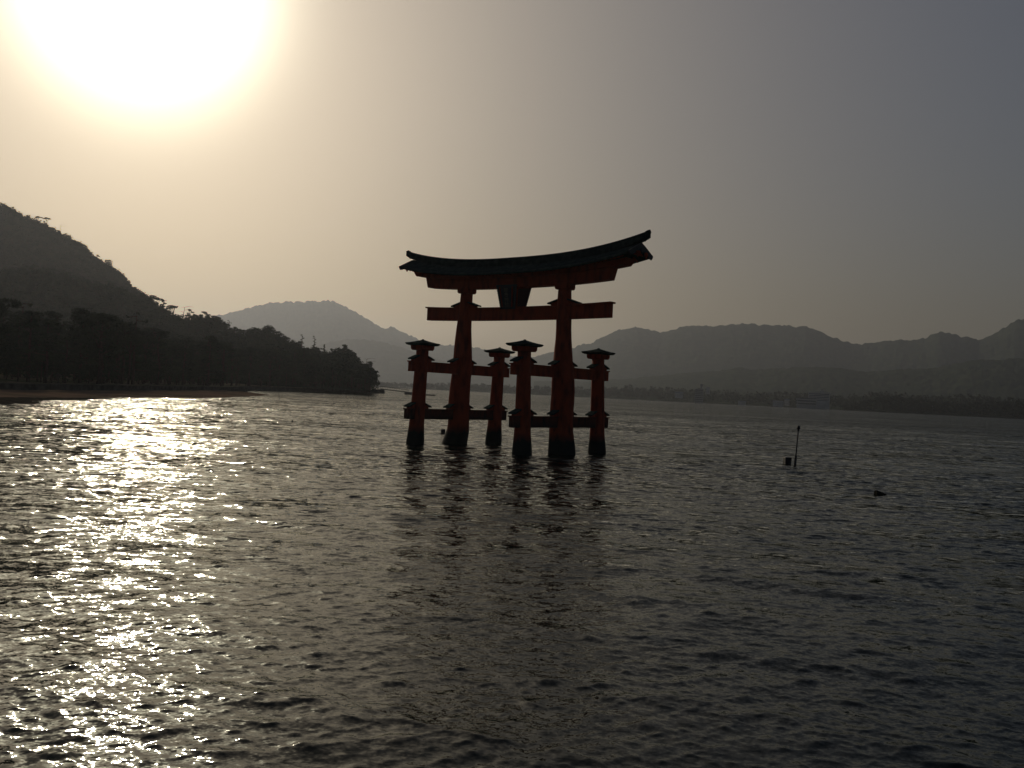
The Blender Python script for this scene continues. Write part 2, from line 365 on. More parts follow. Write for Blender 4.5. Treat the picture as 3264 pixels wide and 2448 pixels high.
def wood(name, pts, key, label, mats, smin=.75, smax=1.25, seed=3):
    rg = np.random.default_rng(seed); V = []; F = []; n = 0; MI = []
    pts = np.asarray(pts); which = rg.integers(0, len(PROTO[key]), len(pts))
    for k, (mb, lv) in enumerate(PROTO[key]):
        P = pts[which == k]
        if not len(P): continue
        tv = np.array(mb.v); tf = []                      # trunk quads only (caps dropped)
        for f in mb.f:
            if len(f) == 4: tf.append((f[0], f[1], f[2])); tf.append((f[0], f[2], f[3]))
        tf = np.array(tf); bv = np.concatenate([tv, lv]); bf = np.concatenate([tf, np.arange(len(lv)).reshape(-1, 3)+len(tv)])
        mi = np.concatenate([np.ones(len(tf), int), np.zeros(len(lv)//3, int)])
        a = rg.uniform(0, 6.28, len(P)); s = rg.uniform(smin, smax, len(P)); sz = s*rg.uniform(.85, 1.15, len(P))
        x = bv[None, :, 0]*np.cos(a)[:, None] - bv[None, :, 1]*np.sin(a)[:, None]; y = bv[None, :, 0]*np.sin(a)[:, None] + bv[None, :, 1]*np.cos(a)[:, None]
        v = np.stack([x*s[:, None]+P[:, 0:1], y*s[:, None]+P[:, 1:2], bv[None, :, 2]*sz[:, None]+P[:, 2:3]], -1)
        f = bf[None] + (np.arange(len(P))*len(bv))[:, None, None] + n
        V.append(v.reshape(-1, 3)); F.append(f.reshape(-1, 3)); MI.append(np.tile(mi, len(P))); n += v.shape[0]*v.shape[1]
    o = mesh(name, np.concatenate(V), np.concatenate(F), mats, midx=np.concatenate(MI))
    tag(o, label, kind="stuff"); return o
# ------------------------------------------------------------ hills: a crest line at its real distance, with slopes before and behind it
class Hill:
    def __init__(s, name, crest, wf, wb, seed, rough, foot=0.0, nu=260, nv=40, fine=0.0, label=None, drop=0.0):
        px = np.array([c[0] for c in crest], float); W3 = np.array([at(c[0], c[1], c[2]) for c in crest])
        W3[:, 2] -= drop
        u = np.linspace(px[0], px[-1], nu); C = np.stack([np.interp(u, px, W3[:, k]) for k in range(3)], 1)
        ks = 5; kk = np.hanning(ks+2)[1:-1]; kk /= kk.sum()      # round the corners of the crest line
        C = np.stack([np.convolve(np.pad(C[:, k], ks//2, mode='edge'), kk, 'valid') for k in range(3)], 1)
        rad = C[:, :2]/np.linalg.norm(C[:, :2], axis=1)[:, None]
        t = np.concatenate([np.linspace(0, 1, nv), 1+np.linspace(0, 1, nv//3)[1:]])
        P = np.zeros((nu, len(t), 3))
        for j, tj in enumerate(t):
            if tj <= 1:
                off = -wf*(1-tj); prof = tj**1.15*(1.0) ; env = tj*(1-tj)*4
            else:
                q = tj-1; off = wb*q; prof = 1-q**1.4; env = q*(1-q)*3
            P[:, j, 0] = C[:, 0] + rad[:, 0]*off; P[:, j, 1] = C[:, 1] + rad[:, 1]*off
            zc = np.maximum(C[:, 2]-foot, 0.5)
            nz = fbm(P[:, j, 0]/(wf*.35), P[:, j, 1]/(wf*.35), seed, 5)
            P[:, j, 2] = foot - .3 + (zc+.3)*prof*(1 + rough*env*nz) + (fine*fbm(P[:, j, 0]/18, P[:, j, 1]/18, seed+9, 3) if tj > .2 else 0)
        s.P = P; s.nu, s.nt = P.shape[:2]
        i = np.arange(s.nu-1)[:, None]*s.nt; j = np.arange(s.nt-1)[None]
        F = np.stack([i+j, i+s.nt+j, i+s.nt+j+1, i+j+1], -1).reshape(-1, 4)
        s.o = mesh(name, P.reshape(-1, 3), F, M_HILL, smooth=True); tag(s.o, label, kind="structure")
    def scatter(s, n, rg, t0=0.05, t1=1.12, bias=1.0):
        fu = rg.uniform(0, s.nu-1.001, n); k = (s.nt-1)
        nvf = int(round(s.nt*.75)); tt = t0 + (t1-t0)*rg.uniform(0, 1, n)**bias
        fj = np.clip(tt*(nvf-1), 0, k-.001); i, j = fu.astype(int), fj.astype(int); a = (fu-i)[:, None]; b = (fj-j)[:, None]
        P = s.P
        return (P[i,j]*(1-a)+P[i+1,j]*a)*(1-b) + (P[i,j+1]*(1-a)+P[i+1,j+1]*a)*b
def crest(pts, d0, d1=None):
    d1 = d0 if d1 is None else d1; x0, x1 = pts[0][0], pts[-1][0]
    return [(x, y, d0+(d1-d0)*(x-x0)/(x1-x0)) for x, y in pts]
# mainland mountains
Hill("mountain_behind_headland", crest([(380,1080),(520,1045),(650,1020),(720,998),(800,980),(860,965),(960,962),(1060,958),(1090,972),(1130,992),(1170,1018),(1220,1047),(1250,1042),(1290,1060),(1340,1085),(1400,1100),(1450,1100),(1504,1105),(1540,1114),(1600,1128),(1647,1137),(1720,1160),(1800,1190)], 6300), 1500, 1200, 3, .38, nu=420, fine=26, label="hazy blue grey mountain beyond the wooded headland")
Hill("foothill", crest([(900,1140),(1000,1105),(1060,1088),(1120,1080),(1200,1086),(1270,1104),(1340,1128),(1420,1150),(1520,1168),(1640,1180),(1760,1200),(1850,1225)], 5000), 900, 900, 8, .5, nu=300, fine=18, label="paler foothill in front of the hazy mountain")
Hill("mountain_range", crest([(1560,1190),(1620,1155),(1693,1138),(1748,1125),(1818,1114),(1855,1098),(1885,1094),(1930,1070),(1970,1051),(2028,1043),(2060,1048),(2112,1060),(2170,1043),(2215,1036),(2280,1040),(2340,1033),(2400,1033),(2460,1038),(2500,1037),(2540,1041),(2565,1038),(2610,1055),(2650,1075),(2690,1087),(2740,1097),(2790,1093),(2860,1082),(2900,1084),(2950,1078),(2995,1057),(3040,1063),(3065,1077),(3080,1073),(3120,1085),(3160,1070),(3200,1045),(3240,1020),(3280,1016),(3350,1005),(3450,1015),(3600,1075),(3900,1110),(4400,1180),(5000,1290),(5600,1430)], 5600, 4016), 1600, 1200, 14, .38, nu=1000, fine=22, label="long dim mountain range across the strait")
Hill("foothill", crest([(1700,1215),(1850,1216),(2017,1206),(2160,1192),(2300,1181),(2343,1172),(2415,1179),(2470,1174),(2596,1170),(2673,1173),(2760,1184),(2860,1178),(2980,1172),(3100,1150),(3264,1140),(3450,1130),(3600,1160),(4200,1250),(4700,1340),(5100,1405)], 3600, 3063), 900, 700, 21, .5, nu=900, fine=14, label="darker wooded foothills below the long mountain range")
coastp = [(1180,1226),(1300,1226),(1400,1224),(1500,1226),(1620,1228),(1750,1232),(1860,1236),(1945,1235),(2000,1231),(2080,1237),(2143,1236),(2230,1243),(2330,1246),(2400,1252),(2470,1250),(2548,1252),(2640,1258),(2700,1262),(2736,1254),(2822,1250),(2870,1252),(2947,1262),(3064,1258),(3142,1264),(3264,1270),(3400,1275),(3550,1295),(4000,1325),(4500,1352),(5000,1405)]
coast = Hill("coast_hill", crest(coastp, 2450, 1693), 290, 300, 27, .4, foot=1.2, nu=700, nv=24, fine=4, drop=8, label="low wooded mainland shore across the water")
near_cp = Hill("coast_hill", crest([(2690,1300),(2760,1275),(2830,1262),(2920,1270),(3000,1285),(3070,1290),(3140,1283),(3220,1281),(3300,1284),(3450,1290)], 1800, 1700), 110, 100, 33, .3, foot=1.0, nu=200, nv=14, fine=2, drop=7, label="nearer dark point of the mainland shore at the right")
rgw = np.random.default_rng(5)
proto_set('far', ['broad','broad','pads','cone'], 10, 10, 26, 1.7)
wood("wooded_shore", np.concatenate([coast.scatter(4300, rgw, .02, 1.1), near_cp.scatter(800, rgw, .02, 1.1)]), 'far', "far wood along the mainland shore", [M_LEAF2, M_BARK], .6, 1.25)
# island hills
H1 = [(-1500,700),(-1000,540),(-500,520),(-300,575),(-120,625),(0,652),(25,659),(63,678),(93,691),(114,705),(139,710),(169,727),(181,741),(207,748),(232,762),(270,786),(291,811),(316,832),(346,842),(354,855),(388,876),(399,900),(422,912),(447,933),(472,948),(510,985),(560,1040),(620,1100)]
hill1 = Hill("hill_slope", crest(H1, 1255, 820), 380, 250, 41, .35, foot=3, nu=420, nv=50, fine=3, drop=7.5, label="steep wooded island hill rising out of frame at the left")
H2 = [(-1300,900),(-800,860),(-400,850),(-150,852),(0,856),(90,858),(170,861),(260,885),(304,897),(380,908),(440,938),(472,953),(506,972),(548,993),(591,998),(633,1005),(667,1015),(701,1022),(745,1043),(777,1056),(820,1046),(868,1050),(886,1070),(936,1092),(980,1112),(1052,1116),(1085,1118),(1110,1112),(1128,1132),(1138,1170),(1168,1172),(1178,1190),(1186,1215)]
hill2 = Hill("hill_slope", crest(H2, 654, 560), 170, 90, 47, .3, foot=2.2, nu=420, nv=40, fine=1.5, drop=8.5, label="lower dark wooded slope running down to the headland")
proto_set('mid', ['broad','broad','pads','broad','pads','cone'], 9, 9, 170, .62)
proto_set('pine', ['pads','umbrella','pads','broad','tiers'], 14, 10, 900, .34)
proto_set('hill', ['broad','broad','broad','pads'], 9, 9, 90, .85)
wood("hill_wood", np.concatenate([hill1.scatter(9500, rgw, .25, 1.06, .8), hill1.scatter(2900, rgw, .86, 1.07)]), 'hill', "dense forest covering the steep island hill", [M_LEAF2, M_BARK], .55, 1.1, 11)
wood("slope_wood", hill2.scatter(6000, rgw, .03, 1.12, .9), 'mid', "dense dark forest covering the lower slope and headland", [M_LEAF, M_BARK], .6, 1.15, 12)
# flat shore behind the sea wall
wallA = [(-118,40),(-96,100),(-91,160),(-89,213),(-91,270),(-92,323)]
wallB = [(-104,345),(-103,370),(-95,405),(-88,433)]
wallC = [(-101,470),(-101,498),(-90,515),(-79,530)]
def strip(name, line, back, z0, z1, mat):
    V = []; n = len(line)
    for (x, y), (bx, by) in zip(line, back): V += [(x, y, z0), (bx, by, z1)]
    return mesh(name, V, [(2*i, 2*i+2, 2*i+3, 2*i+1) for i in range(n-1)], mat)
shore_edge = wallA + wallB + wallC + [(-84,560),(-110,640)]
back_edge = [(-700,40),(-700,100),(-700,160),(-700,213),(-600,270),(-500,330),(-460,350),(-420,380),(-400,410),(-380,440),(-330,480),(-320,505),(-250,530),(-200,560),(-170,600),(-160,640)]
V = []; nn = 24
for (x, y), (bx, by) in zip(shore_edge, back_edge[:len(shore_edge)]):
    for k in range(nn):
        q = (k/(nn-1))**1.6; xx, yy = x-.4+(bx-x)*q, y+(by-y)*q
        V.append((xx, yy, 1.45 + min(12, (xx-x)*-.02) + .25*math.sin(xx*.3+yy*.17)*min(1, k*.4)))
F = [(i*nn+k, i*nn+k+1, (i+1)*nn+k+1, (i+1)*nn+k) for i in range(len(shore_edge)-1) for k in range(nn-1)]
tag(mesh("shore_ground", V, F, M_LAND, smooth=True), "flat earth shore under the trees behind the sea wall", kind="structure")
def seawall(line, label, h=1.55, th=.8):
    mb = MB(); cp = MB(); pts = [Vector((x, y, 0)) for x, y in line]
    for a, b in zip(pts[:-1], pts[1:]):
        d = (b-a).normalized(); nrm = Vector((-d.y, d.x, 0)); nrm = nrm if nrm.x < 0 else -nrm
        L = (b-a).length; k = max(1, int(L/2.2))
        for i in range(k):                      # roughly coursed blocks with open joints
            p, q = a + d*(L*i/k+.02), a + d*(L*(i+1)/k-.02)
            for j in range(3):
                z0, z1 = -1.0 + (h+.82)*j/3*1.0 if j else -1.2, -1.0+(h+.82)*(j+1)/3-.02
                o = random.Random(i*31+j+int(a.y)).uniform(-.05, .05) - .07*(2-j)
                f0, f1 = p - nrm*(.0-o), q - nrm*(.0-o); b0, b1 = p + nrm*th, q + nrm*th
                mb.hexa([(f0.x,f0.y,z0),(f1.x,f1.y,z0),(b1.x,b1.y,z0),(b0.x,b0.y,z0)], [(f0.x,f0.y,z1),(f1.x,f1.y,z1),(b1.x,b1.y,z1),(b0.x,b0.y,z1)])
        f0, f1, b0, b1 = a - nrm*.12, b - nrm*.12, a + nrm*(th+.1), b + nrm*(th+.1)
        cp.hexa([(p.x,p.y,h-.18) for p in (f0,f1,b1,b0)], [(p.x,p.y,h) for p in (f0,f1,b1,b0)])
    e = empty("sea_wall", (0, 0, 0)); mb.build("wall", M_STONE, e); cp.build("coping", M_STONE, e)
    tag(e, label, "wall", "stone sea walls along the island shore"); return e
seawall(wallA, "longest low stone sea wall behind the brown sand spit")
seawall(wallB, "short stone sea wall ending in a point beyond the sand spit")
seawall(wallC, "farthest stone sea wall below the tip of the headland")
# sand spit and weedy rocks
front = [(-90,60),(-80,95),(-73,128),(-68.5,141),(-66,150),(-67,161),(-64,178),(-61.6,195),(-63,220),(-66.5,250),(-70.5,275)]
backl = [(-106,70),(-95,108),(-90.5,150),(-90,165),(-89.2,180),(-89,195),(-88.8,213),(-89.5,235),(-90.5,262),(-90.5,290),(-84,292)]
V = []; nn = 14
for i in range(len(front)-1):
    for q in range(6):
        t = q/6; f = np.array(front[i])*(1-t)+np.array(front[i+1])*t; b = np.array(backl[i])*(1-t)+np.array(backl[i+1])*t
        wv = .9*math.sin(f[1]*.31)+.5*math.sin(f[1]*.83+1); f = f + np.array([wv*.5, 0])
        for k in range(nn):
            s = k/(nn-1); p = f*(1-s)+b*s
            V.append((p[0], p[1], -.12+.55*(s**.7)+.05*math.sin(p[0]*.9+p[1]*.35)*s))
nrow = (len(front)-1)*6
F = [(i*nn+k, i*nn+k+1, (i+1)*nn+k+1, (i+1)*nn+k) for i in range(nrow-1) for k in range(nn-1)]
tag(mesh("sand_spit", V, F, M_SAND, smooth=True), "brown wet sand spit before the sea wall", kind="structure")
xs = np.linspace(-84, -56, 60); ys = np.linspace(98, 150, 90); V = []
for y in ys:
    cx = np.interp(y, [98,111,118,130,145,150], [-70,-70,-67,-70,-67.5,-67]); wd = np.interp(y, [98,104,113,120,132,146,150], [.5,8,10,8,4.5,1.5,.3])
    for x in xs:
        q = (x-cx)/wd; V.append((x, y, .34*(1-q*q) + .3*float(fbm(np.array([x*.8]), np.array([y*.5]), 4, 3)[0]) - .12 if abs(q) < 1.3 else -.6))
F = [(i*60+k, i*60+k+1, (i+1)*60+k+1, (i+1)*60+k) for i in range(89) for k in range(59)]
tag(mesh("weedy_mudflat", V, F, M_MUD, smooth=True), "low black weedy rocks at the near edge of the sand", kind="structure")
# shoreline forest of pines behind the wall
P = []
rgp = np.random.default_rng(21)
edge = np.array(shore_edge)
for k in range(330):
    y = rgp.uniform(120, 555); ex = np.interp(y, edge[:, 1], edge[:, 0]); dx = 6 + 75*rgp.uniform(0, 1)**1.5
    x = ex - dx; P.append((x, y, 1.4 + dx*.02))
P = [p for p in P if p[0]/p[1] > -.72]
wood("shore_wood", P, 'pine', "dense dark pine wood along the island shore behind the sea wall", [M_LEAF, M_BARK], .8, 1.25, 17)
rgs = np.random.default_rng(77); P = []
for k in range(420):                              # bushes closing the gaps below the crowns
    y = rgs.uniform(115, 545); ex = np.interp(y, edge[:, 1], edge[:, 0]); dx = 9 + 60*rgs.uniform(0, 1)**1.6; P.append((ex-dx, y, .6+dx*.02))
P = [p for p in P if p[0]/p[1] > -.72]
proto_set('bush', ['broad','broad','broad'], 6.5, 7.5, 420, .36)
wood("undergrowth", P, 'bush', "dark bushes and young trees under the shoreline pines", [M_LEAF, M_BARK], .6, 1.2, 19)
# trees that stand out one by one against the sky: (kind, base px, top py, height m, width m, dist, label)
def skytree(name, kind, px, top, h, w, d, label, seed, n=700, size=None, leaf=None, rz=0.0, group=None):
    p = at(px, top, d); size = size or d*.0009
    return tree(name, kind, (p.x, p.y, p.z-h), h, w, seed, n, size, label, group, leaf, rz)
G = "trees standing out on the island skyline"
skytree("pine_tree", 'umbrella', 121, 688, 10.5, 6.0, 985, "flat-topped pine highest on the hill skyline, left of the windswept one", 1, 500, .5, group=G)
skytree("pine_tree", 'umbrella', 151, 693, 12.5, 8.0, 975, "windswept thin flat pine on the hill skyline above a bare dead tree", 2, 260, .55, rz=.5, group=G)
skytree("dead_tree", 'dead', 190, 716, 12.5, 7, 960, "bare dead leaning tree on the steep hill skyline", 3, 0, group=G)
skytree("broadleaf_tree", 'broad', 344, 827, 13, 9.5, 885, "round bushy tree bulging from the middle of the hill skyline", 4, 900, .5, M_LEAF2, group=G)
skytree("pine_tree", 'pads', 309, 812, 11, 7, 900, "small ragged pine just left of the round bushy tree on the hill", 5, 500, .5, group=G)
skytree("pine_tree", 'pads', 390, 872, 11, 7, 870, "thin pine poking out below the round bushy tree on the hill", 51, 400, .5, group=G)
skytree("pine_tree", 'umbrella', 486, 940, 13, 10, 600, "wide low pine where the hill skyline meets the lower slope", 6, 900, .45, group=G)
skytree("pine_tree", 'pads', 523, 956, 15, 7.5, 595, "upright pine with gaps left of the arching pine on the skyline", 7, 600, .42, group=G)
skytree("pine_tree", 'umbrella', 552, 971, 14, 10, 595, "arching pine with a bare forked trunk on the skyline", 8, 600, .4, rz=1.0, group=G)
skytree("dead_tree", 'dead', 582, 977, 13, 5, 595, "bare pole-like dead tree right of the arching pine", 9, 0, group=G)
skytree("pine_tree", 'pads', 606, 986, 13, 8, 592, "ragged pine just right of the bare pole-like tree", 10, 700, .42, group=G)
skytree("pine_tree", 'pads', 655, 994, 14, 9, 590, "broad ragged pine with sky showing through its right side", 11, 850, .42, group=G)
skytree("pine_tree", 'broad', 688, 1004, 14, 9, 588, "dense pine at the foot of the far mountain's left end", 12, 1000, .42, group=G)
skytree("pine_tree", 'tiers', 731, 1021, 13, 7.5, 584, "small pointed conifer alone against the far mountain", 13, 600, .42, group=G)
skytree("broadleaf_tree", 'broad', 805, 1040, 13, 9, 578, "round-crowned tree left of the widest crown before the far mountain", 14, 1000, .42, M_LEAF2, group=G)
skytree("broadleaf_tree", 'broad', 848, 1036, 15, 12, 575, "widest round-crowned tree before the far mountain", 15, 1400, .42, M_LEAF2, group=G)
skytree("conifer_tree", 'tiers', 963, 1066, 19, 7.5, 565, "taller left one of two thin spires on the headland", 17, 800, .36, group=G)
skytree("conifer_tree", 'tiers', 1003, 1071, 18, 6.5, 563, "thinner right one of two spires on the headland", 18, 650, .34, group=G)
skytree("conifer_tree", 'cone', 1034, 1098, 14, 7, 561, "small pointed conifer right of the two thin spires", 19, 900, .4, group=G)
skytree("pine_tree", 'pads', 1100, 1100, 16, 11, 556, "tall dense pine before the drop near the headland tip", 20, 1300, .4, group=G)
skytree("broadleaf_tree", 'broad', 1122, 1118, 16, 9, 554, "round tree on the brink just right of the tall dense pine", 21, 1200, .4, group=G)
skytree("dead_tree", 'dead', 1163, 1142, 12, 4.5, 552, "bare twiggy tree near the tip of the headland", 22, 0, group=G)
skytree("pine_tree", 'pads', 1176, 1153, 15, 8, 550, "last tall pine above the tip of the headland", 23, 1000, .38, group=G)
skytree("broadleaf_tree", 'broad', 1189, 1180, 11, 9, 546, "leafy tree on the headland tip's steep right side", 24, 1100, .36, group=G)
skytree("broadleaf_tree", 'broad', 1194, 1203, 7, 7, 541, "lowest leafy tree overhanging the water at the headland tip", 25, 700, .34, group=G)
# ------------------------------------------------------------ the great gate
gate = empty("torii_gate", (-0.219, 72.879, 0), -0.6929)
tag(gate, "large vermilion wooden shrine gate with a curved dark roof standing in the sea", "shrine gate")
A0, A1, B0, B1 = 5.41, 5.01, 4.70, 4.65
def main_pillar(sx, seed):
    # natural camphor trunks: uneven, swollen at the foot
    zs = [-1.6,-.6,0,.5,1.1,1.7,2.4,3.0,3.8,4.6,5.4,6.2,7.0,7.8,8.6,9.4,10.2,11.2,12.2,12.34]
    if sx > 0:
        rs = [1.12,1.09,1.04,.99,.92,.87,.84,.85,.88,.88,.88,.84,.78,.70,.62,.575,.56,.53,.485,.485]
        ox = [.0,.0,.0,-.02,-.03,-.03,-.03,-.02,0,.02,.0,-.02,-.05,-.06,-.04,-.02,0,0,0,0]
    else:
        rs = [1.16,1.12,1.06,1.0,.95,.90,.87,.86,.84,.81,.78,.76,.76,.74,.70,.65,.60,.54,.50,.50]
        ox = [-.26,-.22,-.15,-.02,.12,.15,.10,.06,.02,-.02,.0,.05,.06,.05,.02,-.02,-.02,0,0,0]
    pts = [(sx*(A0+(A1-A0)*max(0, z)/12.3)+o, 0, z) for z, o in zip(zs, ox)]
    rg = random.Random(seed); ph = [rg.uniform(0, 6.28) for _ in range(4)]
    wob = lambda t, i: 1+.045*math.sin(2*t+ph[0]+i*.5)+.03*math.sin(3*t+ph[1]-i*.7)+.02*math.sin(5*t+ph[2]+i*1.1)
    mb = MB(); mb.tube(pts, rs, 28, wob=wob)
    o = mb.build("main_pillar", M_PIL, gate, smooth=True)
    c = MB(); x = sx*A1
    c.frus(x, 0, 12.345, 12.45, .49, .49, .56, .56); c.frus(x, 0, 12.452, 12.80, .56, .56, .56, .56)
    c.build("capital", M_RED, o, bevel=.02)
    return o
mpl, mpr = main_pillar(-1, 3), main_pillar(1, 5)
def sleeve_pillar(sx, sy, seed):
    zs = [-1.6,-.4,0,.4,.9,1.5,2.2,3.5,5.0,6.2,7.38]
    rs = [.80,.76,.74,.72,.66,.60,.575,.55,.52,.50,.485]
    top = (sx*(A0-.27), sy*B1)
    pts = [(sx*A0+(top[0]-sx*A0)*max(0, z)/7.4, sy*B0+(top[1]-sy*B0)*max(0, z)/7.4, z) for z in zs]
    rg = random.Random(seed); ph = [rg.uniform(0, 6.28) for _ in range(3)]
    wob = lambda t, i: 1+(.035 if i < 6 else .01)*math.sin(2*t+ph[0]+i*.5)+(.025 if i < 6 else .006)*math.sin(3*t+ph[1])
    mb = MB(); mb.tube(pts, rs, 22, wob=wob); o = mb.build("sleeve_pillar", M_PIL, gate, smooth=True)
    c = MB(); c.frus(*top, 7.385, 7.47, .58, .58, .64, .64); c.frus(*top, 7.473, 7.75, .65, .65, .67, .67); c.build("capital", M_RED, o, bevel=.02)
    r = MB(); X, Y = top                          # little pyramid roof with upturned eaves and a finial
    E_ = .98
    def ring(e, z, cz): # square ring with corners and mid points, corners lifted
        out = []
        for i in range(4):
            ax, ay = ((-1,-1),(1,-1),(1,1),(-1,1))[i]; bx, by = ((-1,-1),(1,-1),(1,1),(-1,1))[(i+1) % 4]
            for q in (0, .25, .5, .75):
                k = abs(q-.5)*2; out.append((X+e*(ax+(bx-ax)*q), Y+e*(ay+(by-ay)*q), z+cz*k*k))
        return out
    r.sweep([ring(.78, 7.752, 0), ring(.90, 7.79, .01), ring(E_-.04, 7.83, .02), ring(E_, 7.89, .03), ring(E_-.05, 7.925, .03), ring(.70, 7.99, .01), ring(.40, 8.085, 0), ring(.12, 8.19, 0)])
    r.frus(X, Y, 8.195, 8.26, .09, .09, .05, .05)
    r.build("roof_cap", M_ROOF, o)
    return o
spl = {}
for sx in (-1, 1):
    for sy in (-1, 1): spl[sx, sy] = sleeve_pillar(sx, sy, 10+sx*2+sy)
def wedge(mb_w, mb_r, cx, cy, d, z, r, reach, w):
    """wedge block on a beam beside a pillar and its little roof sloping away; d = unit direction away from the pillar"""
    dx, dy = d; nx, ny = -dy, dx
    def P(a, b, zz): return (cx+dx*a+nx*b, cy+dy*a+ny*b, zz)
    a0, a1 = r-.1, r+reach*.72
    mb_w.hexa([P(a0,-w,z+.003),P(a1,-w,z+.003),P(a1,w,z+.003),P(a0,w,z+.003)], [P(a0,-w,z+.38),P(a1-.03,-w,z+.19),P(a1-.03,w,z+.19),P(a0,w,z+.38)])
    e = r+reach
    mb_r.hexa([P(a0,-w-.12,z+.40),P(e,-w-.16,z+.10),P(e,w+.16,z+.10),P(a0,w+.12,z+.40)], [P(a0,-w-.12,z+.50),P(e,-w-.16,z+.205),P(e,w+.16,z+.205),P(a0,w+.12,z+.50)])
def tie(sx, zb, zt, half, mat, xoff, label):
    """beam joining the front sleeve pillar, the main pillar and the back sleeve pillar"""
    x = sx*xoff; t = .23
    mb = MB(); n = 24; secs = []
    for i in range(n+1):
        y = -half+.07+(2*half-.14)*i/n; secs.append([(x-t, y, zb), (x+t, y, zb), (x+t, y, zt-.09), (x-t, y, zt-.09)])
    mb.sweep(secs); b = mb.build("tie_beam", mat, gate, bevel=.015)
    cp = MB(); cp.box(x-t-.07, x+t+.07, -half, half, zt-.088, zt)
    cp.build("beam_cover", mat if mat is M_LOW else M_RED, b, bevel=.01)
    for cy, rad, reach in ((-B0, .53 if zb > 4 else .60, .62), (B0, .53 if zb > 4 else .60, .62), (0, .82 if zb > 4 else .86, .62)):
        for s in (-1, 1):
            wb = MB(); wr = MB(); wedge(wb, wr, x, cy, (0, s), zt, rad, reach, .17)
            wb.build("wedge", M_RED, b); wr.build("wedge_roof", M_ROOF, b)
for sx in (-1, 1):
    tie(sx, 5.70, 6.52, 5.95, M_RED, A0-.25, "")
    tie(sx, 1.98, 2.81, 6.00, M_LOW, A0-.1, "")
# long through beam under the lintel
mb = MB(); secs = []; cp = []
for i in range(41):
    x = -9.25+18.5*i/40; q = (abs(x)/9.25)**2.2
    zb, zt = 10.10+.10*q, 11.02+.20*q; secs.append([(x,-.26,zb),(x,-.26,zt),(x,.26,zt),(x,.26,zb)])
    xe = x*9.40/9.25; cp.append([(xe,-.35,zt+.003),(xe,-.35,zt+.12),(xe,.35,zt+.12),(xe,.35,zt+.003)])
mb.sweep(secs); nuki = mb.build("through_beam", M_RED, gate, bevel=.015)
mb = MB(); mb.sweep(cp); mb.build("beam_cover", M_RED, nuki, bevel=.01)
for sx in (-1, 1):
    for s in (-1, 1):
        wb, wr = MB(), MB(); wedge(wb, wr, sx*(A1+.03), 0, (s, 0), 11.16, .53, .85, .2)
        wb.build("wedge", M_RED, nuki); wr.build("wedge_roof", M_ROOF, nuki)
# lintel: lower beam, upper beam, gabled bark roof, ridge
cur = lambda x, e, L=12.1, n=2.6: e*(abs(x)/L)**n
def beam(name, half_b, half_t, zb, zt, hw, eb, et, mat, parent):
    mb = MB(); secs = []; n = 60
    for i in range(n+1):
        f = -1+2*i/n; xb, xt = f*half_b, f*half_t
        secs.append([(xb,-hw,zb+cur(xb,eb)),(xt,-hw,zt+cur(xt,et)),(xt,hw,zt+cur(xt,et)),(xb,hw,zb+cur(xb,eb))])
    mb.sweep(secs); return mb.build(name, mat, parent, bevel=.02)
lint = beam("lower_lintel", 9.12, 9.38, 12.66, 13.42, .48, .60, .77, M_RED, gate)
beam("upper_lintel", 10.40, 10.78, 13.425, 13.82, .66, .77, .80, M_RED, gate)
CE = 1.14
def roof_ring(x, top=False):
    c = cur(x, CE)
    # gabled section with thick rounded eaves; concave slopes
    pr = [(-1.12,13.62),(-1.46,13.56),(-1.54,13.64),(-1.50,13.78),(-1.05,13.95),(-.65,14.16),(-.30,14.40),(0,14.50),(.30,14.40),(.65,14.16),(1.05,13.95),(1.50,13.78),(1.54,13.64),(1.46,13.56),(1.12,13.62),(.67,13.84),(.3,14.05),(0,14.12),(-.3,14.05),(-.67,13.84)]
    return [(x, y, z+c+(.0)) for y, z in pr]
mb = MB(); secs = []
for i in range(81):
    x = -11.50+23.0*i/80; rr = roof_ring(x)
    if i in (0, 80):
        pass
    secs.append(rr)
mb.sweep(secs); roof = mb.build("bark_roof", M_ROOF, gate, smooth=False)
